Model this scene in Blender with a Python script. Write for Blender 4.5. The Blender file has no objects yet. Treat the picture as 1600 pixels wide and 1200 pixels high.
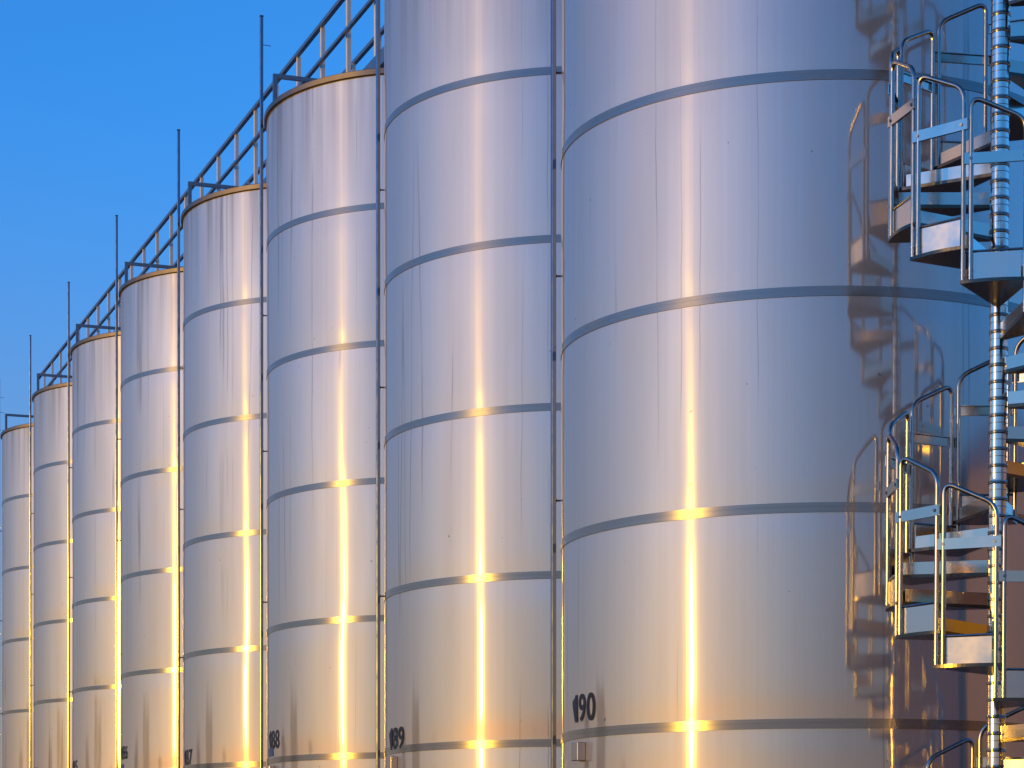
import bpy, bmesh, math, random
from math import sin, cos, pi, radians, atan2, hypot
from mathutils import Vector, Matrix

random.seed(7)
scene = bpy.context.scene
COL = scene.collection

# ------------------------------------------------------------------ layout
D = 4.5                       # tank spacing
ROW = 0.341                   # angle of the tank row to the view direction
X0, Y0 = 0.4749 * D, 3.6955 * D
R = 0.3964 * D                # tank radius
EYE = 2.1
RISE = 0.025 * D              # each tank stands a little higher than the one before
COURSE = 0.309 * D            # height of one ring of sheets
NC = 7
H = NC * COURSE
SUN_AZ = radians(-119.0)      # from +Y towards +X
SUN_EL = radians(5.0)
rowd = Vector((-sin(ROW), cos(ROW), 0))
rown = Vector((cos(ROW), sin(ROW), 0))


def along(p, t, z=0.0):
    return rown * p + rowd * t + Vector((0, 0, z))


T0 = -X0 * sin(ROW) + Y0 * cos(ROW)


# ------------------------------------------------------------------ helpers
def new_mat(name):
    m = bpy.data.materials.new(name)
    m.use_nodes = True
    nt = m.node_tree
    nt.nodes.clear()
    out = nt.nodes.new('ShaderNodeOutputMaterial')
    return m, nt, out


def N(nt, kind, **kw):
    n = nt.nodes.new(kind)
    for k, v in kw.items():
        if k.startswith('i_'):
            n.inputs[k[2:].replace('_', ' ')].default_value = v
        else:
            setattr(n, k, v)
    return n


def math_node(nt, op, a, b=None, clamp=False):
    n = nt.nodes.new('ShaderNodeMath')
    n.operation = op
    n.use_clamp = clamp
    for i, v in enumerate((a, b)):
        if v is None:
            continue
        if isinstance(v, (int, float)):
            n.inputs[i].default_value = v
        else:
            nt.links.new(v, n.inputs[i])
    return n.outputs[0]


def map_range(nt, v, a, b, c=0.0, d=1.0):
    n = nt.nodes.new('ShaderNodeMapRange')
    nt.links.new(v, n.inputs[0])
    for i, x in enumerate((a, b, c, d)):
        n.inputs[i + 1].default_value = x
    return n.outputs[0]


def mix_col(nt, f, a, b):
    n = nt.nodes.new('ShaderNodeMix')
    n.data_type = 'RGBA'
    for sock, v in ((n.inputs[0], f), (n.inputs[6], a), (n.inputs[7], b)):
        if isinstance(v, (int, float)):
            sock.default_value = v
        elif isinstance(v, tuple):
            sock.default_value = (*v, 1.0) if len(v) == 3 else v
        else:
            nt.links.new(v, sock)
    return n.outputs[2]


def noise(nt, vec, scale=1.0, detail=3.0, rough=0.55):
    n = nt.nodes.new('ShaderNodeTexNoise')
    n.inputs['Scale'].default_value = scale
    n.inputs['Detail'].default_value = detail
    n.inputs['Roughness'].default_value = rough
    if vec is not None:
        nt.links.new(vec, n.inputs['Vector'])
    return n.outputs[0]


def cyl_coords(nt):
    """unrolled coordinates of a vertical cylinder: metres round it, height, random per object"""
    tc = N(nt, 'ShaderNodeTexCoord')
    sp = N(nt, 'ShaderNodeSeparateXYZ')
    nt.links.new(tc.outputs['Object'], sp.inputs[0])
    ny = math_node(nt, 'MULTIPLY', sp.outputs[1], -1.0)
    ang = math_node(nt, 'ARCTAN2', sp.outputs[0], ny)
    u = math_node(nt, 'MULTIPLY', ang, R)
    oi = N(nt, 'ShaderNodeObjectInfo')
    rnd = math_node(nt, 'MULTIPLY', oi.outputs['Random'], 37.0)
    return u, sp.outputs[2], rnd


def vec(nt, a, b, c, sa, sb):
    n = N(nt, 'ShaderNodeCombineXYZ')
    nt.links.new(math_node(nt, 'MULTIPLY', a, sa), n.inputs[0])
    nt.links.new(math_node(nt, 'MULTIPLY', b, sb), n.inputs[1])
    nt.links.new(c, n.inputs[2])
    return n.outputs[0]


def metal(name, col, rough, var=0.15, scale=12.0, metallic=1.0, bump=0.0, streak=None):
    m, nt, out = new_mat(name)
    p = N(nt, 'ShaderNodeBsdfPrincipled')
    p.inputs['Metallic'].default_value = metallic
    tc = N(nt, 'ShaderNodeTexCoord')
    mp = N(nt, 'ShaderNodeMapping')
    mp.inputs['Scale'].default_value = streak or (1, 1, 1)
    nt.links.new(tc.outputs['Object'], mp.inputs[0])
    nz = noise(nt, mp.outputs[0], scale, 5.0, 0.6)
    c2 = tuple(c * (1 - var) for c in col)
    c1 = tuple(min(1, c * (1 + var)) for c in col)
    nt.links.new(mix_col(nt, nz, c2, c1), p.inputs['Base Color'])
    nt.links.new(map_range(nt, nz, 0.3, 0.7, rough * 0.75, rough * 1.25), p.inputs['Roughness'])
    if bump:
        b = N(nt, 'ShaderNodeBump')
        b.inputs['Strength'].default_value = bump
        b.inputs['Distance'].default_value = 0.01
        nt.links.new(nz, b.inputs['Height'])
        nt.links.new(b.outputs[0], p.inputs['Normal'])
    nt.links.new(p.outputs[0], out.inputs[0])
    return m


def paint(name, col, rough=0.6, var=0.2, scale=6.0):
    return metal(name, col, rough, var, scale, metallic=0.0)


# ------------------------------------------------------------------ materials
def shell_material():
    m, nt, out = new_mat('brushed_stainless_shell')
    u, z, rnd = cyl_coords(nt)
    wob = noise(nt, vec(nt, u, z, rnd, 0.7, 0.9), 1.0, 3.0)
    uw = math_node(nt, 'ADD', u, math_node(nt, 'MULTIPLY', wob, 0.05))
    fine = noise(nt, vec(nt, u, z, rnd, 26.0, 0.10), 1.0, 5.0, 0.65)
    broad = noise(nt, vec(nt, u, z, rnd, 2.2, 0.22), 1.0, 3.0)
    # thin drip marks running down the sheets
    drip = noise(nt, vec(nt, uw, z, rnd, 3.2, 0.035), 1.0, 1.0)
    ridge = math_node(nt, 'ABSOLUTE', math_node(nt, 'SUBTRACT', drip, 0.52))
    line = map_range(nt, ridge, 0.0, 0.010, 1.0, 0.0)
    gate = map_range(nt, noise(nt, vec(nt, u, z, rnd, 0.9, 0.35), 1.3, 2.0), 0.50, 0.62)
    line = math_node(nt, 'MULTIPLY', line, gate, True)
    # grime washed down from under the roof rim
    top = map_range(nt, z, H - 1.35, H - 0.05, 0.0, 1.0)
    run = map_range(nt, noise(nt, vec(nt, u, z, rnd, 7.0, 0.16), 1.0, 4.0), 0.40, 0.62)
    grime = math_node(nt, 'MULTIPLY', math_node(nt, 'MULTIPLY', top, run), 0.75, True)
    # specks
    tc2 = vec(nt, u, z, rnd, 1.0, 1.0)
    sp = noise(nt, tc2, 17.0, 1.0)
    speck = map_range(nt, sp, 0.795, 0.82)
    base = mix_col(nt, fine, (0.60, 0.535, 0.485), (0.71, 0.635, 0.575))
    base = mix_col(nt, map_range(nt, broad, 0.3, 0.7, 0.0, 0.35), base, (0.54, 0.48, 0.44))
    base = mix_col(nt, grime, base, (0.36, 0.30, 0.25))
    base = mix_col(nt, math_node(nt, 'MULTIPLY', line, 0.5), base, (0.12, 0.12, 0.13))
    base = mix_col(nt, math_node(nt, 'MULTIPLY', speck, 0.6), base, (0.16, 0.15, 0.15))
    wn_ = N(nt, 'ShaderNodeTexWhiteNoise', noise_dimensions='2D')
    cv = N(nt, 'ShaderNodeCombineXYZ')
    nt.links.new(math_node(nt, 'FLOOR', math_node(nt, 'DIVIDE', z, COURSE)), cv.inputs[0])
    nt.links.new(rnd, cv.inputs[1])
    nt.links.new(cv.outputs[0], wn_.inputs['Vector'])
    tone = map_range(nt, wn_.outputs[0], 0.0, 1.0, 0.0, 0.16)
    base = mix_col(nt, tone, base, (0.42, 0.40, 0.36))
    bump = N(nt, 'ShaderNodeBump')
    bump.inputs['Strength'].default_value = 1.0
    bump.inputs['Distance'].default_value = 0.003
    wave = noise(nt, vec(nt, u, z, rnd, 0.55, 0.8), 1.0, 2.0)
    nt.links.new(math_node(nt, 'ADD', wave, math_node(nt, 'MULTIPLY', fine, 0.006)), bump.inputs['Height'])
    tan = N(nt, 'ShaderNodeTangent', direction_type='RADIAL', axis='Z')
    a = N(nt, 'ShaderNodeBsdfPrincipled')
    a.inputs['Metallic'].default_value = 1.0
    a.inputs['Anisotropic'].default_value = 0.70
    a.inputs['Anisotropic Rotation'].default_value = 0.25
    nt.links.new(map_range(nt, fine, 0.3, 0.7, 0.069, 0.075), a.inputs['Roughness'])
    nt.links.new(tan.outputs[0], a.inputs['Tangent'])
    nt.links.new(base, a.inputs['Base Color'])
    nt.links.new(bump.outputs[0], a.inputs['Normal'])
    b = N(nt, 'ShaderNodeBsdfPrincipled')
    b.inputs['Metallic'].default_value = 1.0
    b.inputs['Anisotropic'].default_value = 0.0
    b.inputs['Anisotropic Rotation'].default_value = 0.25
    nt.links.new(map_range(nt, broad, 0.3, 0.7, 0.60, 0.68), b.inputs['Roughness'])
    nt.links.new(tan.outputs[0], b.inputs['Tangent'])
    nt.links.new(base, b.inputs['Base Color'])
    nt.links.new(bump.outputs[0], b.inputs['Normal'])
    mx = N(nt, 'ShaderNodeMixShader')
    nt.links.new(map_range(nt, broad, 0.3, 0.7, 0.46, 0.56), mx.inputs[0])
    nt.links.new(a.outputs[0], mx.inputs[1])
    nt.links.new(b.outputs[0], mx.inputs[2])
    # faint lengthwise polish: a narrow upright glow through the whole height
    c = N(nt, 'ShaderNodeBsdfPrincipled')
    c.inputs['Metallic'].default_value = 1.0
    c.inputs['Anisotropic'].default_value = 0.88
    c.inputs['Anisotropic Rotation'].default_value = 0.25
    c.inputs['Roughness'].default_value = 0.33
    nt.links.new(tan.outputs[0], c.inputs['Tangent'])
    nt.links.new(base, c.inputs['Base Color'])
    nt.links.new(bump.outputs[0], c.inputs['Normal'])
    mx2 = N(nt, 'ShaderNodeMixShader')
    nt.links.new(map_range(nt, fine, 0.3, 0.7, 0.010, 0.022), mx2.inputs[0])
    nt.links.new(mx.outputs[0], mx2.inputs[1])
    nt.links.new(c.outputs[0], mx2.inputs[2])
    nt.links.new(mx2.outputs[0], out.inputs[0])
    return m


def band_material():
    m, nt, out = new_mat('ground_weld_band')
    u, z, rnd = cyl_coords(nt)
    g = noise(nt, vec(nt, u, z, rnd, 0.6, 90.0), 1.0, 3.0)
    w = noise(nt, vec(nt, u, z, rnd, 3.0, 8.0), 1.0, 4.0)
    bead = map_range(nt, math_node(nt, 'ABSOLUTE', math_node(nt, 'SUBTRACT', z, 0.004)), 0.0025, 0.005, 1.0, 0.0)
    base = mix_col(nt, g, (0.22, 0.19, 0.175), (0.31, 0.275, 0.26))
    base = mix_col(nt, map_range(nt, w, 0.4, 0.7, 0.0, 0.4), base, (0.23, 0.20, 0.185))
    base = mix_col(nt, math_node(nt, 'MULTIPLY', bead, 0.45), base, (0.15, 0.16, 0.17))
    p = N(nt, 'ShaderNodeBsdfPrincipled')
    p.inputs['Metallic'].default_value = 1.0
    p.inputs['Roughness'].default_value = 0.18
    p.inputs['Anisotropic'].default_value = 0.2
    p.inputs['Anisotropic Rotation'].default_value = 0.0
    tan = N(nt, 'ShaderNodeTangent', direction_type='RADIAL', axis='Z')
    nt.links.new(tan.outputs[0], p.inputs['Tangent'])
    nt.links.new(base, p.inputs['Base Color'])
    d = N(nt, 'ShaderNodeBsdfPrincipled')      # dull oxide left by the grinding
    d.inputs['Roughness'].default_value = 0.7
    nt.links.new(mix_col(nt, g, (0.26, 0.265, 0.265), (0.36, 0.37, 0.37)), d.inputs['Base Color'])
    mx = N(nt, 'ShaderNodeMixShader')
    nt.links.new(map_range(nt, w, 0.3, 0.7, 0.16, 0.28), mx.inputs[0])
    nt.links.new(p.outputs[0], mx.inputs[1])
    nt.links.new(d.outputs[0], mx.inputs[2])
    nt.links.new(mx.outputs[0], out.inputs[0])
    return m


M = {}
M['shell'] = shell_material()
M['band'] = band_material()
M['rim'] = metal('weathered_rim_steel', (0.20, 0.165, 0.14), 0.52, 0.5, 2.2)
M['roof'] = metal('roof_sheet', (0.5, 0.5, 0.5), 0.45)
M['pole'] = metal('galvanised_tube', (0.20, 0.22, 0.27), 0.18, 0.15, 8.0)
M['galv'] = metal('galvanised_walkway_steel', (0.24, 0.25, 0.27), 0.42, 0.2, 9.0)
M['strut'] = metal('bright_post_steel', (0.78, 0.70, 0.58), 0.55, 0.15, 9.0, metallic=0.25)
M['dark'] = metal('dark_clamp_steel', (0.10, 0.10, 0.11), 0.5)
M['polish'] = metal('polished_stainless', (0.60, 0.51, 0.43), 0.13, 0.10, 5.0, bump=0.02)
M['tube'] = metal('satin_stainless_tube', (0.40, 0.37, 0.33), 0.24, 0.1, 10.0)
M['sheet'] = metal('satin_stainless_sheet', (0.62, 0.54, 0.47), 0.22, 0.05, 6.0)
M['under'] = metal('shade_dark_tread_steel', (0.10, 0.085, 0.07), 0.22, 0.3, 14.0)  # step undersides: their near-black shade is put into the base colour
M['post'] = metal('sleeved_column_steel', (0.74, 0.65, 0.56), 0.17, 0.12, 7.0)
M['collar'] = metal('column_ring_steel', (0.42, 0.38, 0.33), 0.25, 0.15, 20.0)
M['bolt'] = metal('bolt_steel', (0.25, 0.25, 0.26), 0.35)
M['black'] = paint('black_number_paint', (0.012, 0.012, 0.016), 0.5, 0.3, 30.0)
M['blue'] = paint('blue_enamel', (0.015, 0.045, 0.20), 0.35)
M['ochre'] = paint('ochre_render', (0.50, 0.29, 0.003), 0.75, 0.22, 0.6)
M['brick'] = paint('dark_brick', (0.30, 0.15, 0.08), 0.85, 0.3, 2.0)
M['roofing'] = paint('red_brown_roof', (0.22, 0.10, 0.06), 0.8)
M['door'] = paint('dark_green_door', (0.05, 0.07, 0.06), 0.5)
M['concrete'] = paint('pad_concrete', (0.30, 0.29, 0.27), 0.9)
M['bark'] = paint('bark', (0.09, 0.065, 0.045), 0.9)


def ground_material():
    m, nt, out = new_mat('yard_concrete')
    tc = N(nt, 'ShaderNodeTexCoord')
    a = noise(nt, tc.outputs['Object'], 0.35, 6.0)
    b = noise(nt, tc.outputs['Object'], 9.0, 4.0)
    c = mix_col(nt, a, (0.035, 0.034, 0.033), (0.06, 0.058, 0.055))
    c = mix_col(nt, math_node(nt, 'MULTIPLY', b, 0.4), c, (0.05, 0.05, 0.048))
    p = N(nt, 'ShaderNodeBsdfPrincipled')
    p.inputs['Roughness'].default_value = 0.9
    nt.links.new(c, p.inputs['Base Color'])
    nt.links.new(p.outputs[0], out.inputs[0])
    return m


def leaf_material(name, a, b):
    m, nt, out = new_mat(name)
    tc = N(nt, 'ShaderNodeTexCoord')
    c = mix_col(nt, noise(nt, tc.outputs['Object'], 1.3, 4.0), a, b)
    p = N(nt, 'ShaderNodeBsdfPrincipled')
    p.inputs['Roughness'].default_value = 0.7
    nt.links.new(c, p.inputs['Base Color'])
    nt.links.new(p.outputs[0], out.inputs[0])
    return m


M['ground'] = ground_material()
M['leaf'] = leaf_material('leaves', (0.035, 0.055, 0.018), (0.07, 0.10, 0.03))
M['needle'] = leaf_material('dark_needles', (0.022, 0.042, 0.018), (0.045, 0.07, 0.028))


# ------------------------------------------------------------------ mesh helpers
def obj(name, bm, mat, parent=None, smooth=True, loc=None, angle=35.0):
    me = bpy.data.meshes.new(name)
    bm.normal_update()
    if smooth:
        lim = radians(angle)
        for f in bm.faces:
            f.smooth = True
        for e in bm.edges:
            if len(e.link_faces) == 2 and e.calc_face_angle(0) > lim:
                e.smooth = False
    bm.to_mesh(me)
    bm.free()
    me.materials.append(mat)
    o = bpy.data.objects.new(name, me)
    COL.objects.link(o)
    if parent:
        o.parent = parent
    if loc is not None:
        o.location = loc
    return o


def inst(o, parent, mat4=None):
    c = o.copy()
    COL.objects.link(c)
    c.parent = parent
    if mat4 is not None:
        c.matrix_local = mat4
    return c


def tag(o, label, cat, group=None):
    o['label'] = label
    o['category'] = cat
    if group:
        o['group'] = group
    return o


def thing(name, label, cat, loc=(0, 0, 0), group=None):
    o = bpy.data.objects.new(name, None)
    COL.objects.link(o)
    o.location = loc
    o.empty_display_size = 0.2
    return tag(o, label, cat, group)


def lathe(bm, prof, seg=96, closed=False):
    rings = []
    for r, z in prof:
        if r < 1e-6:
            rings.append([bm.verts.new((0, 0, z))])
        else:
            rings.append([bm.verts.new((r * cos(2 * pi * i / seg), r * sin(2 * pi * i / seg), z)) for i in range(seg)])
    pairs = list(zip(rings, rings[1:]))
    if closed:
        pairs.append((rings[-1], rings[0]))
    for a, b in pairs:
        for i in range(seg):
            j = (i + 1) % seg
            if len(a) == 1 and len(b) == 1:
                continue
            if len(a) == 1:
                bm.faces.new((a[0], b[j], b[i]))
            elif len(b) == 1:
                bm.faces.new((a[i], a[j], b[0]))
            else:
                bm.faces.new((a[i], a[j], b[j], b[i]))


def tube(bm, pts, r, seg=12, caps=True):
    pts = [Vector(p) for p in pts]
    n = len(pts)
    rings = []
    up = None
    for i, p in enumerate(pts):
        if i == 0:
            t = pts[1] - pts[0]
        elif i == n - 1:
            t = pts[-1] - pts[-2]
        else:
            t = (pts[i + 1] - p).normalized() + (p - pts[i - 1]).normalized()
        t.normalize()
        if up is None:
            up = Vector((0, 0, 1)) if abs(t.z) < 0.9 else Vector((1, 0, 0))
        s = t.cross(up).normalized()
        up = s.cross(t).normalized()
        rings.append([bm.verts.new(p + r * (cos(2 * pi * k / seg) * s + sin(2 * pi * k / seg) * up)) for k in range(seg)])
    for a, b in zip(rings, rings[1:]):
        for k in range(seg):
            j = (k + 1) % seg
            bm.faces.new((a[k], a[j], b[j], b[k]))
    if caps:
        bm.faces.new(list(reversed(rings[0])))
        bm.faces.new(rings[-1])
    bmesh.ops.recalc_face_normals(bm, faces=bm.faces[:])


def box(bm, c, ax, ay, az, bevel=0.0):
    """box centred at c with half-extent vectors ax, ay, az"""
    c, ax, ay, az = Vector(c), Vector(ax), Vector(ay), Vector(az)
    vs = [bm.verts.new(c + sx * ax + sy * ay + sz * az) for sx in (-1, 1) for sy in (-1, 1) for sz in (-1, 1)]
    fs = []
    for idx in ((0, 1, 3, 2), (4, 6, 7, 5), (0, 4, 5, 1), (2, 3, 7, 6), (0, 2, 6, 4), (1, 5, 7, 3)):
        fs.append(bm.faces.new([vs[i] for i in idx]))
    bmesh.ops.recalc_face_normals(bm, faces=fs)
    if bevel:
        es = list({e for f in fs for e in f.edges})
        bmesh.ops.bevel(bm, geom=es, offset=bevel, segments=1, affect='EDGES', profile=0.5)


def fillet(pts, rad, k=5):
    """round the inner corners of a polyline"""
    pts = [Vector(p) for p in pts]
    out = [pts[0]]
    for a, b, c in zip(pts, pts[1:], pts[2:]):
        d1, d2 = (a - b), (c - b)
        l = min(rad, d1.length * 0.45, d2.length * 0.45)
        p, q = b + d1.normalized() * l, b + d2.normalized() * l
        for i in range(k + 1):
            s = i / k
            out.append((1 - s) ** 2 * p + 2 * s * (1 - s) * b + s * s * q)
    out.append(pts[-1])
    return out


# ------------------------------------------------------------------ world, sun, camera
world = bpy.data.worlds.new('World')
scene.world = world
world.use_nodes = True
wn = world.node_tree
bg = wn.nodes['Background']
sky = wn.nodes.new('ShaderNodeTexSky')
sky.sky_type = 'NISHITA'
sky.sun_disc = False
sky.sun_elevation = SUN_EL
sky.sun_rotation = SUN_AZ
sky.air_density = 1.0
sky.dust_density = 0.10
sky.ozone_density = 6.0
bg.inputs[1].default_value = 0.15
# brownish evening haze low over the horizon
geo = wn.nodes.new('ShaderNodeTexCoord')
spz = wn.nodes.new('ShaderNodeSeparateXYZ')
wn.links.new(geo.outputs['Generated'], spz.inputs[0])
hz = wn.nodes.new('ShaderNodeMapRange')
hz.interpolation_type = 'SMOOTHSTEP'
for i_, v_ in enumerate((-0.02, 0.34, 1.0, 0.0)):
    hz.inputs[i_ + 1].default_value = v_
wn.links.new(spz.outputs[2], hz.inputs[0])
tint = wn.nodes.new('ShaderNodeMix')
tint.data_type = 'RGBA'
tint.inputs[6].default_value = (1, 1, 1, 1)
tint.inputs[7].default_value = (0.58, 0.28, 0.20, 1)
wn.links.new(hz.outputs[0], tint.inputs[0])
mul = wn.nodes.new('ShaderNodeMix')
mul.data_type = 'RGBA'
mul.blend_type = 'MULTIPLY'
mul.inputs[0].default_value = 1.0
wn.links.new(sky.outputs[0], mul.inputs[6])
wn.links.new(tint.outputs[2], mul.inputs[7])
veil = wn.nodes.new('ShaderNodeMix')      # dusty light scattered by the haze itself
veil.data_type = 'RGBA'
veil.inputs[6].default_value = (0, 0, 0, 1)
veil.inputs[7].default_value = (0.44, 0.24, 0.19, 1)
dotn = wn.nodes.new('ShaderNodeVectorMath')   # dust scatters forward: stronger towards the sun
dotn.operation = 'DOT_PRODUCT'
dotn.inputs[1].default_value = (sin(SUN_AZ) * cos(SUN_EL), cos(SUN_AZ) * cos(SUN_EL), sin(SUN_EL))
wn.links.new(geo.outputs['Generated'], dotn.inputs[0])
fwd = wn.nodes.new('ShaderNodeMapRange')
for i_, v_ in enumerate((-1.0, -0.2, 0.03, 1.0)):
    fwd.inputs[i_ + 1].default_value = v_
wn.links.new(dotn.outputs['Value'], fwd.inputs[0])
vf = wn.nodes.new('ShaderNodeMath')
vf.operation = 'MULTIPLY'
wn.links.new(hz.outputs[0], vf.inputs[0])
wn.links.new(fwd.outputs[0], vf.inputs[1])
wn.links.new(vf.outputs[0], veil.inputs[0])
addn = wn.nodes.new('ShaderNodeMix')
addn.data_type = 'RGBA'
addn.blend_type = 'ADD'
addn.inputs[0].default_value = 1.0
wn.links.new(mul.outputs[2], addn.inputs[6])
wn.links.new(veil.outputs[2], addn.inputs[7])
wn.links.new(addn.outputs[2], bg.inputs[0])

sd = Vector((cos(SUN_EL) * sin(SUN_AZ), cos(SUN_EL) * cos(SUN_AZ), sin(SUN_EL)))
sl = bpy.data.lights.new('sun', 'SUN')
sl.energy = 0.68
sl.angle = radians(0.5)
sl.color = (1.0, 0.57, 0.03)
so = bpy.data.objects.new('sun', sl)
COL.objects.link(so)
so.rotation_euler = sd.to_track_quat('Z', 'Y').to_euler()
so.location = sd * 60

cam = bpy.data.cameras.new('camera')
co = bpy.data.objects.new('camera', cam)
COL.objects.link(co)
co.location = (0, 0, EYE)
co.rotation_euler = (pi / 2, 0, 0)
cam.sensor_width = 36
cam.lens = 3610.2 / 1600 * 36
cam.shift_y = (1362.2 - 600) / 1600
cam.clip_end = 5000
scene.camera = co
scene.view_settings.view_transform = 'Standard'
scene.view_settings.look = 'None'
scene.view_settings.exposure = 1.72
scene.view_settings.gamma = 1.0

# ------------------------------------------------------------------ ground
bm = bmesh.new()
bmesh.ops.create_grid(bm, x_segments=8, y_segments=8, size=1500)
g = obj('ground', bm, M['ground'], smooth=False)
g['kind'] = 'structure'

# ------------------------------------------------------------------ tanks
RIMH = 0.064


def tank_center(k):
    return Vector((X0, Y0, 0)) + rowd * (D * k)


def tank_base(k):
    return EYE + 1.757 * D + RISE * k - H


def shell_bm(k):
    rnd = random.Random(100 + k)
    fr = (0.05, 0.10, 0.16, 0.24, 0.36, 0.5, 0.64, 0.76, 0.84, 0.90, 0.95, 1.0)
    prof = [(R, 0.0)]
    for c in range(NC):
        z0 = c * COURSE
        for s in fr:
            z = s * COURSE
            d = min(z, COURSE - z) if 0 < c < NC - 1 else (COURSE - z if c == 0 else z)
            prof.append((R - 0.0035 * math.exp(-(d / 0.13) ** 2), z0 + z))
    prof[-1] = (R, H - 0.02)
    b = bmesh.new()
    lathe(b, prof, 256)
    # every ring of sheets is rolled a little out of round, easing off at its welds
    waves = [[(m, rnd.uniform(0, 6.28), rnd.gauss(0, 0.0085) / m) for m in (3, 5, 8, 13)] for _ in range(NC)]
    for v in b.verts:
        c = min(NC - 1, max(0, int(v.co.z / COURSE)))
        s = v.co.z / COURSE - c
        w = min(1.0, s / 0.22, (1 - s) / 0.22)
        w = max(0.0, w)
        w = w * w * (3 - 2 * w)
        th = atan2(v.co.y, v.co.x)
        dr = sum(a * cos(m * th + p) for m, p, a in waves[c]) * w
        dr = max(-0.006, min(0.0015, dr - 0.001 * w))
        q = 1 + dr / R
        v.co.x *= q
        v.co.y *= q
    return b


def roof_bm():
    b = bmesh.new()
    lathe(b, [(R + 0.012, H + 0.004), (R * 0.5, H + 0.09), (0.28, H + 0.15), (0.28, H + 0.23), (0.0, H + 0.25)], 128)
    return b


def rim_bm():
    b = bmesh.new()
    e = 0.006
    lathe(b, [(R + 0.004, H - RIMH), (R + 0.028 - e, H - RIMH), (R + 0.028, H - RIMH + e), (R + 0.028, H - e),
              (R + 0.028 - e, H), (R + 0.004, H)], 256, closed=True)
    return b


def band_bm():
    b = bmesh.new()
    w = 0.032
    lathe(b, [(R - 0.004, -w), (R + 0.0025, -w), (R + 0.0025, w), (R - 0.004, w)], 256)
    return b


def ndir(az):
    return Vector((sin(az), cos(az), 0))


def number_bm(text, az, z, height, width):
    cu = bpy.data.curves.new('n', 'FONT')
    cu.body = text[1:]            # the leading 1 is drawn below, with its flag
    cu.offset = 0.016
    cu.space_character = 1.06
    cu.resolution_u = 6
    o = bpy.data.objects.new('n', cu)
    COL.objects.link(o)
    bpy.context.view_layer.update()
    dg = bpy.context.evaluated_depsgraph_get()
    me = o.evaluated_get(dg).to_mesh()
    b = bmesh.new()
    b.from_mesh(me)
    o.evaluated_get(dg).to_mesh_clear()
    bpy.data.objects.remove(o)
    bpy.data.curves.remove(cu)
    lx = min(v.co.x for v in b.verts) - 0.09
    hy = max(v.co.y for v in b.verts)
    ly = min(v.co.y for v in b.verts)
    sw = 0.19
    b.faces.new([b.verts.new((lx + px, ly + py * (hy - ly), 0)) for px, py in
                 ((-sw, 0.015), (0, 0.015), (0, 0.99), (-sw * 0.75, 0.99), (-sw - 0.05, 0.86), (-sw - 0.20, 0.79),
                  (-sw - 0.20, 0.645), (-sw, 0.71))])
    bmesh.ops.triangulate(b, faces=b.faces[:])
    bmesh.ops.subdivide_edges(b, edges=[e for e in b.edges if e.calc_length() > 0.15], cuts=2)
    xs = [v.co.x for v in b.verts]
    ys = [v.co.y for v in b.verts]
    x0, x1, y0, y1 = min(xs), max(xs), min(ys), max(ys)
    for v in b.verts:
        s = ((v.co.x - x0) / (x1 - x0) - 0.5) * width
        t = (v.co.y - y0) / (y1 - y0) * height
        a = az - s / R           # reading direction runs left to right seen from outside
        v.co = (ndir(a) * (R + 0.0045)) + Vector((0, 0, z + t))
    bmesh.ops.recalc_face_normals(b, faces=b.faces[:])
    b.normal_update()
    for f in b.faces:
        if f.normal.dot(ndir(az)) < 0:
            f.normal_flip()
    return b


def patch_bm(az, z, height, width, out=0.004):
    """a thin plate curved round the shell"""
    b = bmesh.new()
    k = 8
    vs = []
    for i in range(k + 1):
        a = az - (i / k - 0.5) * width / R
        vs.append([b.verts.new(ndir(a) * (R + o) + Vector((0, 0, zz)))
                   for o, zz in ((0.0005, z), (out, z), (out, z + height), (0.0005, z + height))])
    for p, q in zip(vs, vs[1:]):
        for i in range(3):
            b.faces.new((p[i], q[i], q[i + 1], p[i + 1]))
    b.faces.new(vs[0])
    b.faces.new(vs[-1])
    bmesh.ops.recalc_face_normals(b, faces=b.faces[:])
    return b


def panel_box_bm(az, z):
    """small junction box standing off the shell"""
    n = ndir(az)
    s = n.cross(Vector((0, 0, 1)))
    b = bmesh.new()
    box(b, n * (R + 0.03) + Vector((0, 0, z)), s * 0.055, n * 0.032, Vector((0, 0, 0.064)), 0.004)
    return b


def guard_bm(k):
    """low guard rail on the roof edge: post and crossbar running inward"""
    c = tank_center(k)
    b = bmesh.new()
    tz = H + 0.40
    p0 = along(5.89, T0 + D * k + 0.24) - c
    w = 0.021

    def bar(a, e, up):
        a, e = Vector(a), Vector(e)
        d = (e - a)
        side = d.normalized().cross(up).normalized()
        box(b, (a + e) / 2, d / 2, side * w, up * w)
    z = Vector((0, 0, 1))
    bar(p0 + z * (H + 0.0), p0 + z * (tz + w), rowd)
    q = p0 + rown * 1.55
    bar(p0 + rown * (w + 0.001) + z * tz, q - rown * (w + 0.001) + z * tz, z)
    bar(q + z * (H + 0.05), q + z * (tz + w), rowd)
    return b


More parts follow.
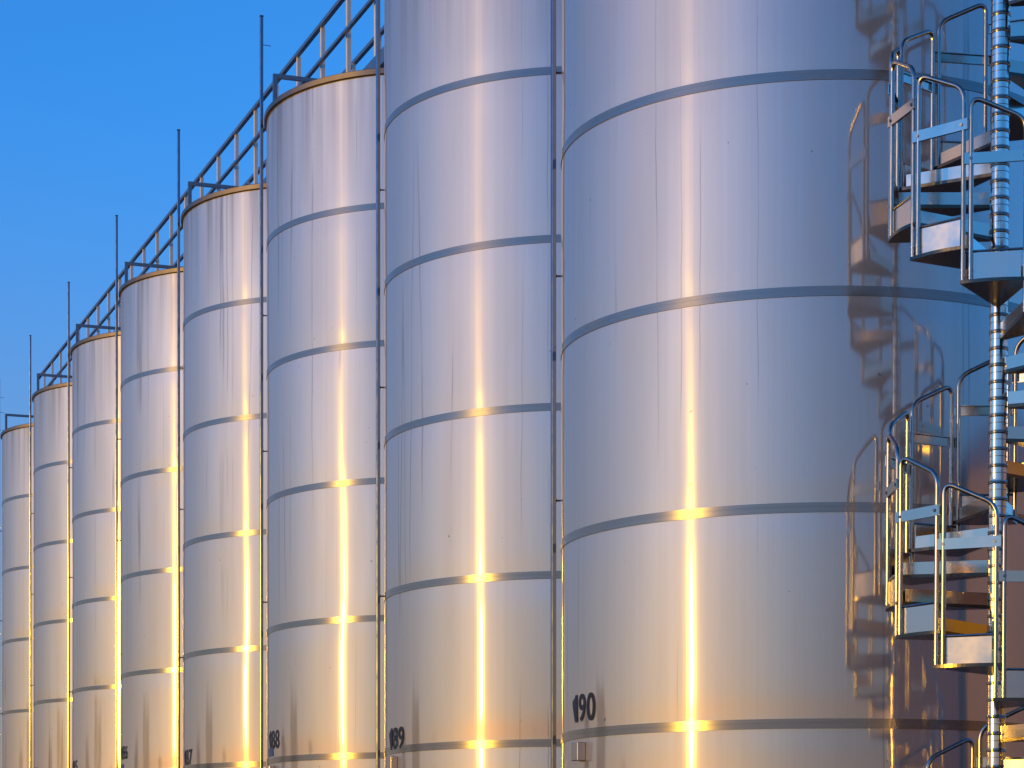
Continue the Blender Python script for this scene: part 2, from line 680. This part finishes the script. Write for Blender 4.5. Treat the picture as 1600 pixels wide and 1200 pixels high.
proto = {}
tank_labels = [
    'large steel tank numbered 190 with the spiral staircase in front of it',
    'tall steel tank numbered 189, directly left of the one numbered 190',
    'steel tank numbered 188 whose roof rim touches the top of the picture',
    'steel tank numbered 187, third from the nearest with its whole roof rim in view',
    'steel tank numbered 186 with a blue plate at the bottom beside a bright sun stripe',
    'steel tank numbered 185, third from the left end of the row',
    'steel tank numbered 184, second from the left end, where the walkway stops',
    'farthest steel tank at the left end of the row, cut by the picture edge']
tank_labels[2] = 'steel tank numbered 188 with a blue plate below its number'
tank_labels[3] = 'steel tank numbered 187 between the two tanks that carry blue plates'
AZN = radians(-112.5)
for k in range(8):
    c = tank_center(k)
    base = tank_base(k)
    t = thing('storage_tank', tank_labels[k], 'tank', (c.x, c.y, base), 'stainless steel tanks in a row')
    if k == 0:
        obj('shell', shell_bm(k), M['shell'], t)
        proto['roof'] = obj('roof', roof_bm(), M['roof'], t)
        proto['rim'] = obj('roof_rim', rim_bm(), M['rim'], t)
        proto['band'] = obj('weld_band', band_bm(), M['band'], t, loc=(0, 0, COURSE))
        first = proto['band']
        for n in range(2, NC):
            inst(first, t).location = (0, 0, n * COURSE)
    else:
        obj('shell', shell_bm(k), M['shell'], t)
        for key in ('roof', 'rim'):
            inst(proto[key], t)
        for n in range(1, NC):
            inst(proto['band'], t).location = (0, 0, n * COURSE)
    zr = EYE + RISE * k - base
    if k < 7:
        obj('painted_number', number_bm(str(190 - k), AZN, zr + (1.035, 0.955, 1.075, 0.985, 1.15, 1.03, 1.0)[k], 0.195, 0.375), M['black'], t, smooth=False)
    obj('junction_box', panel_box_bm(radians(-112.2), zr + 0.83), M['sheet'], t, smooth=False)
    if k in (2, 4):
        obj('blue_plate', patch_bm(radians(-108.5), zr + 1.0, 0.085, 0.22), M['blue'], t, smooth=False)
    if k > 0:
        obj('roof_guard', guard_bm(k), M['galv'], t, smooth=False)
    bm = bmesh.new()
    lathe(bm, [(0, base - 0.004), (R + 0.30, base - 0.004), (R + 0.33, base - 0.03), (R + 0.33, -0.05)], 96)
    for v in bm.verts:
        v.co.x += c.x
        v.co.y += c.y
    bmesh.ops.recalc_face_normals(bm, faces=bm.faces[:])
    pad = obj('concrete_pad', bm, M['concrete'])
    pad['kind'] = 'structure'

# ------------------------------------------------------------------ thin poles beside the tanks
pole_labels = [
    'thin steel pole in the gap between tanks 190 and 189',
    'thin steel pole in the gap between tanks 189 and 188',
    'thin steel pole rising into the sky just left of tank 188',
    'thin steel pole rising into the sky just left of tank 187',
    'thin steel pole rising into the sky just left of tank 186',
    'thin steel pole rising into the sky just left of tank 185',
    'thin steel pole rising into the sky just left of tank 184',
    'leftmost thin steel pole, at the picture edge beside the farthest tank']
for k in range(8):
    c = tank_center(k)
    L = hypot(c.x, c.y)
    va = atan2(c.x, c.y) - math.asin(R / L)
    n = Vector((-cos(va), sin(va), 0))          # outward at the left silhouette
    q = c + n * (R + 0.055)
    base = tank_base(k)
    top = EYE + 9.22 + RISE * (k - 2)
    gz = 0.0
    t = thing('vent_pole', pole_labels[k], 'pole', (q.x, q.y, gz), 'thin poles beside the tanks')
    pw = 0.0165
    bm = bmesh.new()
    box(bm, (0, 0, top / 2), rowd * pw, rown * pw, (0, 0, top / 2), 0.003)
    obj('square_tube', bm, M['pole'], t, smooth=False)
    bm = bmesh.new()
    box(bm, (0, 0, top + 0.0065), rowd * (pw + 0.002), rown * (pw + 0.002), (0, 0, 0.006))
    obj('end_cap', bm, M['dark'], t, smooth=False)
    for i, zz in enumerate((0.9, 2.28, 4.35, 6.1, 7.72)):
        bm = bmesh.new()
        z = base + zz + 0.17 * sin(3.1 * k + i)
        tube(bm, [-n * 0.020 + Vector((0, 0, z)), -n * 0.062 + Vector((0, 0, z))], 0.007, 8)
        box(bm, rown * (pw + 0.0025) + Vector((0, 0, z)), rowd * 0.012, rown * 0.0025, (0, 0, 0.012))
        obj('bracket', bm, M['dark'], t, smooth=False)
    if k in (2, 7):
        bm = bmesh.new()
        for dz in ((-0.30,) if k == 2 else (-0.35, -0.65, -1.0)):
            tube(bm, [(0.012, 0, top + dz), (0.09, 0.01, top + dz - 0.01), (0.10, 0.01, top + dz - 0.015)], 0.0035, 6)
        obj('wire_stub', bm, M['dark'], t)

# ------------------------------------------------------------------ roof walkway
CP, CP2 = 6.89, 7.61
T_A, T_B = 12.9, 49.3


def ch(t):
    return EYE + 9.84 + 0.025 * (t - 26.2)


mid_t = 28.0
cw = thing('roof_walkway', 'long galvanised walkway with handrails running over the roofs of all the tanks', 'walkway',
           along((CP + CP2) / 2, mid_t, ch(mid_t) - 1.1))
O = along((CP + CP2) / 2, mid_t, ch(mid_t) - 1.1)


def W(p, t, dz):
    return along(p, t, ch(t) + dz) - O


def rail(name, p, dz, r):
    bm = bmesh.new()
    a, b = W(p, T_A, dz), W(p, T_B, dz)
    d = (b - a)
    up = Vector((0, 0, 1))
    side = d.normalized().cross(up).normalized()
    box(bm, (a + b) / 2, d / 2, side * r, up * r, 0.004)
    return obj(name, bm, M['galv'], cw, smooth=False)


rail('top_rail', CP, 0.0, 0.026)
rail('mid_rail', CP - 0.047, -0.47, 0.022)
rail('top_rail', CP2, 0.0, 0.026)
rail('mid_rail', CP2 + 0.047, -0.47, 0.022)
bm = bmesh.new()
a, b = W((CP + CP2) / 2, T_A, -1.12), W((CP + CP2) / 2, T_B, -1.12)
box(bm, (a + b) / 2, (b - a) / 2, rown * ((CP2 - CP) / 2 - 0.05), Vector((0, 0, 0.015)))
obj('deck', bm, M['galv'], cw, smooth=False)
for p in (CP, CP2):
    bm = bmesh.new()
    a, b = W(p, T_A, -1.14), W(p, T_B, -1.14)
    s = 1 if p == CP else -1
    box(bm, (a + b) / 2, (b - a) / 2, rown * 0.012, Vector((0, 0, 0.08)))
    box(bm, (a + b) / 2 + rown * (s * 0.0325) + Vector((0, 0, -0.066)), (b - a) / 2, rown * 0.0195, Vector((0, 0, 0.008)))
    obj('deck_beam', bm, M['galv'], cw, smooth=False)


def angle_post(p, s):
    bm = bmesh.new()
    w = 0.024
    l = 0.5 * (1.10 + 0.05)
    c = Vector((0, 0, -0.029 - l + 0.003))
    up = Vector((0, 0, l))
    box(bm, c + rowd * 0.0, rowd * w, rown * 0.0035, up)
    box(bm, c + rowd * (-w - 0.0036) + rown * (s * 0.0185), rowd * 0.0035, rown * 0.0225, up)
    return bm


pp = {}
t = 24.93 - 1.125 * 10
while t < T_B:
    if t > T_A:
        for p, s in ((CP, 1), (CP2, -1)):
            if p not in pp:
                pp[p] = obj('post', angle_post(p, s), M['strut'], cw, smooth=False, loc=W(p, t, 0))
            else:
                inst(pp[p], cw).location = W(p, t, 0)
    t += 1.125
for k in range(8):       # legs standing on the tank roofs
    for p in (CP + 0.06, CP2 - 0.06):
        tt = T0 + D * k
        bm = bmesh.new()
        z1 = -1.225
        z0 = tank_base(k) + H + 0.02 - ch(tt)
        box(bm, (W(p, tt, z0) + W(p, tt, z1)) / 2, rowd * 0.035, rown * 0.035, Vector((0, 0, (z1 - z0) / 2)))
        obj('support_leg', bm, M['galv'], cw, smooth=False)

# ------------------------------------------------------------------ spiral staircase
SY = 14.05
SX = (1560 - 800) / 3610.2 * SY
SR = 0.67
STEP = radians(31.5)
SRISE = 0.2032
LEAN = 0.0067
st = thing('spiral_staircase', 'polished steel spiral staircase with hooped handrails around a ringed column', 'staircase',
           (SX - LEAN * (EYE + 2.95), SY, 0))
st.rotation_euler = (0, LEAN, 0)
va = atan2(SX, SY)
uF = Vector((-sin(va), -cos(va), 0))
uL = Vector((-cos(va), sin(va), 0))


def sp(r, ph, z):
    return uF * (r * cos(ph)) + uL * (r * sin(ph)) + Vector((0, 0, z))


TOPZ = 11.9
bm = bmesh.new()
tube(bm, [(0, 0, 0), (0, 0, TOPZ)], 0.053, 32)
obj('centre_column', bm, M['post'], st)


def collar_bm():
    b = bmesh.new()
    pr = [(0.0532, -0.013), (0.0585, -0.012), (0.0595, -0.008), (0.0565, -0.004), (0.0565, -0.002), (0.0595, 0.002),
          (0.0595, 0.006), (0.0585, 0.009), (0.0532, 0.010)]
    lathe(b, pr, 32)
    return b


def seam_bm():
    b = bmesh.new()
    lathe(b, [(0.0532, -0.002), (0.0548, -0.002), (0.0548, 0.002), (0.0532, 0.002)], 32)
    return b


col0 = obj('collar', collar_bm(), M['collar'], st, loc=(0, 0, 0.30))
z = 0.30 + SRISE / 2
n = 1
while z < TOPZ - 0.05 and n < 99:
    inst(col0, st).location = (0, 0, z)
    z += SRISE / 2
    n += 1
se0 = obj('sleeve_joint', seam_bm(), M['bolt'], st, loc=(0, 0, 0.30 + SRISE * 0.27))
for i in range(1, 98):
    inst(se0, st).location = (0, 0, 0.30 + SRISE * 0.27 + i * SRISE / 2)

OV = radians(4.0)
# all step meshes are modelled for phi = 0 at the upper (left) edge, then turned
A0, A1 = 0.0, -(STEP + OV)


def arc(r, a, b, z, k=12):
    return [sp(r, a + (b - a) * i / k, z) for i in range(k + 1)]


def solid(bm, loop0, loop1):
    v0 = [bm.verts.new(p) for p in loop0]
    v1 = [bm.verts.new(p) for p in loop1]
    bm.faces.new(v0)
    bm.faces.new(v1)
    n = len(v0)
    for i in range(n):
        j = (i + 1) % n
        bm.faces.new((v0[i], v0[j], v1[j], v1[i]))
    bmesh.ops.recalc_face_normals(bm, faces=bm.faces[:])


def tread_bm():
    b = bmesh.new()
    th = 0.075
    lo = arc(0.058, A1 * 0.9, A0 + 0.1, 0.021, 4)
    up = arc(SR - 0.058, A0 - 0.02, A1 + 0.02, 0.021)
    l0 = lo + up
    l1 = [p + Vector((0, 0, th)) for p in l0]
    solid(b, l0, l1)
    return b


def flange_bm():
    b = bmesh.new()
    l0 = arc(0.058, A1 * 0.9, A0 + 0.1, 0.0, 4) + arc(SR, A0, A1, 0.0, 16)
    l1 = [p + Vector((0, 0, 0.020)) for p in l0]
    solid(b, l0, l1)
    return b


def kick_bm():
    b = bmesh.new()
    r = SR - 0.026
    a, e = sp(r, A0 - 0.10, 0), sp(r, A1 + OV + 0.015, 0)
    d = e - a
    nn = d.cross(Vector((0, 0, 1))).normalized()
    box(b, (a + e) / 2 + Vector((0, 0, 0.0215 + 0.078)), d / 2, nn * 0.002, Vector((0, 0, 0.078)))
    return b


def kickrod_bm():
    b = bmesh.new()
    r = SR - 0.012
    tube(b, [sp(r, A0 - 0.03, 0.187), sp(r, A1 + OV - 0.02, 0.187)], 0.0075, 10)
    return b


LR = SR - 0.012
HT = 1.105


def hoop_bm():
    b = bmesh.new()
    pl, pr = A0 - radians(5.2), -STEP - radians(1.2)
    zr = -SRISE + 0.02
    path = [sp(LR, pl, 0.02), sp(LR, pl, HT - 0.015), sp(LR, pr, HT - 0.165), sp(LR, pr, zr)]
    tube(b, fillet(path, 0.075, 7), 0.0145, 14)
    for ph, z in ((pl, 0.075), (pr, zr + 0.055), (pl, 0.045), (pr, zr + 0.025)):
        q = sp(LR, ph, z)
        vs0 = len(b.verts)
        tube(b, [q - Vector((0, 0, 0.006)), q + Vector((0, 0, 0.006))], 0.0165, 14)
    return b


def plate_geo():
    r = LR + 0.020
    a, e = sp(r, A0 - radians(2.2), 0.725), sp(r, -STEP - radians(3.4), 0.725)
    d = e - a
    nn = Vector((0, 0, 1)).cross(d).normalized()
    if nn.dot(a) < 0:
        nn = -nn
    return a, e, d, nn


def plate_bm():
    a, e, d, nn = plate_geo()
    b = bmesh.new()
    z = Vector((0, 0, 1))
    c = (a + e) / 2
    box(b, c, d / 2, nn * 0.0025, z * 0.032)
    box(b, c - nn * 0.009 + z * 0.0295, d / 2, nn * 0.0065, z * 0.0025)
    box(b, c - nn * 0.009 - z * 0.0295, d / 2, nn * 0.0065, z * 0.0025)
    return b


def bolts_bm():
    a, e, d, nn = plate_geo()
    b = bmesh.new()
    for s in (0.10, 0.90):
        q = a + d * s + nn * 0.002
        tube(b, [q, q + nn * 0.006], 0.010, 8)
    return b


S0 = {}
lab = 0
for j in range(-15, 35):
    ph = radians(33.0) + STEP * j
    z = EYE + 1.192 + SRISE * j
    rot = Matrix.Rotation(-ph, 4, 'Z')
    mat = Matrix.Translation((0, 0, z)) @ rot
    if not S0:
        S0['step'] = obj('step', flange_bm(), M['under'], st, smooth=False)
        S0['tread'] = obj('tread', tread_bm(), M['polish'], S0['step'], smooth=False)
        S0['hoop'] = obj('handrail_hoop', hoop_bm(), M['tube'], st)
        S0['kick'] = obj('kick_plate', kick_bm(), M['sheet'], st, smooth=False)
        S0['rod'] = obj('kick_rod', kickrod_bm(), M['tube'], S0['kick'])
        S0['plate'] = obj('guard_plate', plate_bm(), M['polish'], st, smooth=False)
        S0['bolt'] = obj('bolts', bolts_bm(), M['bolt'], S0['plate'], smooth=False)
        for key in ('step', 'hoop', 'kick', 'plate'):
            S0[key].matrix_local = mat
    else:
        s = inst(S0['step'], st, mat)
        inst(S0['tread'], s)
        inst(S0['hoop'], st, mat)
        kk = inst(S0['kick'], st, mat)
        inst(S0['rod'], kk)
        pl = inst(S0['plate'], st, mat)
        inst(S0['bolt'], pl)

# ------------------------------------------------------------------ what the polished steel mirrors
# an ochre warehouse to the right of the stair, in the low sun
wx, wy0, wy1, wh = 34.0, -2.0, 46.0, 10.2
wh_t = thing('warehouse', 'ochre rendered warehouse seen only as the amber reflection beside the staircase', 'warehouse',
             (wx, (wy0 + wy1) / 2, 0))
hw = (wy1 - wy0) / 2
bm = bmesh.new()
box(bm, (7, 0, wh / 2), (7, 0, 0), (0, hw, 0), (0, 0, wh / 2))
obj('wall', bm, M['ochre'], wh_t, smooth=False)
bm = bmesh.new()
v = [bm.verts.new(p) for p in ((-0.5, -hw - 0.5, wh + 0.003), (14.5, -hw - 0.5, wh + 0.003), (7, -hw - 0.5, wh + 2.2),
                               (-0.5, hw + 0.5, wh + 0.003), (14.5, hw + 0.5, wh + 0.003), (7, hw + 0.5, wh + 2.2))]
for f in ((0, 2, 1), (3, 4, 5), (0, 1, 4, 3), (0, 3, 5, 2), (1, 2, 5, 4)):
    bm.faces.new([v[i] for i in f])
bmesh.ops.recalc_face_normals(bm, faces=bm.faces[:])
obj('roof', bm, M['roofing'], wh_t, smooth=False)
for yy in (-14, 0, 14):
    bm = bmesh.new()
    box(bm, (-0.02, yy, 2.0), (0.04, 0, 0), (0, 2.0, 0), (0, 0, 2.0))
    obj('door', bm, M['door'], wh_t, smooth=False)

bb = thing('brick_shed', 'dark brown brick shed seen only as the dim brown reflection left of the amber one', 'shed', (25.5, -7.5, 0))
bb.rotation_euler = (0, 0, radians(52))
bm = bmesh.new()
box(bm, (0, -3.5, 5.1), (9.5, 0, 0), (0, 3.5, 0), (0, 0, 5.1))
obj('wall', bm, M['brick'], bb, smooth=False)
bm = bmesh.new()
v = [bm.verts.new(p) for p in ((-9.9, 0.4, 10.203), (9.9, 0.4, 10.203), (-9.9, -7.4, 10.203), (9.9, -7.4, 10.203),
                               (-9.9, -3.5, 11.4), (9.9, -3.5, 11.4))]
for f in ((0, 1, 5, 4), (2, 4, 5, 3), (0, 4, 2), (1, 3, 5), (0, 2, 3, 1)):
    bm.faces.new([v[i] for i in f])
bmesh.ops.recalc_face_normals(bm, faces=bm.faces[:])
obj('roof', bm, M['roofing'], bb, smooth=False)
for xx in (-5, 0, 5):
    bm = bmesh.new()
    box(bm, (xx, 0.02, 3.2), (0.9, 0, 0), (0, 0.04, 0), (0, 0, 0.7))
    obj('window', bm, M['door'], bb, smooth=False)

# trees to the left and behind, mirrored low down in the far tanks


def crown_bm(h, w, n, conic, seed):
    rnd = random.Random(seed)
    b = bmesh.new()
    blobs = []
    for i in range(26):
        zz = rnd.uniform(0.16, 1.0)
        rr = w * (1.0 - zz) ** 0.7 * 1.15 + 0.08 * w if conic else w * math.sqrt(max(0.03, 1 - ((zz - 0.58) / 0.45) ** 2))
        a = rnd.uniform(0, 2 * pi)
        q = rr * rnd.uniform(0.2, 0.95)
        blobs.append((q * cos(a), q * sin(a), zz * h, rnd.uniform(0.22, 0.4) * w * (0.5 if conic else 1)))
    for i in range(n):
        x, y, zc, r = rnd.choice(blobs)
        d = Vector((rnd.gauss(0, 1), rnd.gauss(0, 1), rnd.gauss(0, 1))).normalized() * r * rnd.uniform(0.5, 1.15)
        p = Vector((x, y, zc)) + d
        u1 = Vector((rnd.gauss(0, 1), rnd.gauss(0, 1), rnd.gauss(0, 1))).normalized()
        u2 = u1.orthogonal().normalized()
        s = rnd.uniform(0.10, 0.22)
        vs = [b.verts.new(p + u1 * s), b.verts.new(p + u2 * s * 0.6), b.verts.new(p - u1 * s), b.verts.new(p - u2 * s * 0.6)]
        b.faces.new(vs)
    return b


def trunk_bm(h, r, seed):
    rnd = random.Random(seed)
    b = bmesh.new()
    prof = [(0, 0, 0), (0.05, 0.02, h * 0.25), (0.0, 0.06, h * 0.55), (0.05, 0.0, h * 0.8)]
    for p0, p1, r0, r1 in zip(prof, prof[1:], (r, r * .75, r * .5), (r * .75, r * .5, r * .2)):
        c0, c1 = Vector(p0), Vector(p1)
        ra = [b.verts.new(c0 + Vector((cos(a) * r0, sin(a) * r0, 0))) for a in [2 * pi * i / 8 for i in range(8)]]
        rb = [b.verts.new(c1 + Vector((cos(a) * r1, sin(a) * r1, 0))) for a in [2 * pi * i / 8 for i in range(8)]]
        for i in range(8):
            b.faces.new((ra[i], ra[(i + 1) % 8], rb[(i + 1) % 8], rb[i]))
    for i in range(5):
        a = rnd.uniform(0, 2 * pi)
        zz = rnd.uniform(0.3, 0.6) * h
        tube(b, [(0, 0, zz), (cos(a) * h * .12, sin(a) * h * .12, zz + h * .12)], r * 0.3, 6)
    return b


tree_protos = []
GRP = 'trees mirrored in the tanks'
for i in range(3):
    hgt = (6.0, 5.2, 6.6)[i]
    t = thing('broadleaf_tree', 'dark leafy tree mirrored low in the far tanks', 'tree', (0, 0, 0), GRP)
    cr = obj('crown', crown_bm(hgt, 2.3, 2600, False, 20 + i), M['leaf'], t, smooth=False)
    tr = obj('trunk', trunk_bm(hgt, 0.2, i), M['bark'], t)
    tree_protos.append((t, cr, tr))
rt = random.Random(3)
spots = [(-42, 37, 1.16, 'tallest leafy tree, mirrored as the dark smudge low on the middle tanks'),
         (-47, 31, 0.68, 'leafy tree right beside the tallest mirrored one'),
         (-38, 47, 0.85, 'leafy tree mirrored low on the farthest tanks'),
         (-45, 24, 0.80, 'smaller leafy tree mirrored low on the third tank from the left')]
for az in (-166, -151, -143, -128, -109, -97, -90):
    a_ = radians(az)
    ds = rt.uniform(82, 100)
    spots.append((sin(a_) * ds, cos(a_) * ds + 16, rt.uniform(0.5, 0.62), None))
for i, (x, y, s, lab) in enumerate(spots):
    src = tree_protos[i % 3]
    if i < 3:
        t = src[0]
    else:
        t = src[0].copy()
        COL.objects.link(t)
        inst(src[1], t)
        inst(src[2], t)
    t.location = (x, y, 0)
    t.rotation_euler = (0, 0, rt.uniform(0, 6.28))
    t.scale = (s * 1.6, s * 1.6, s) if lab else (s * 1.25, s * 1.25, s)
    t['label'] = lab or 'low distant tree far off towards the setting sun'
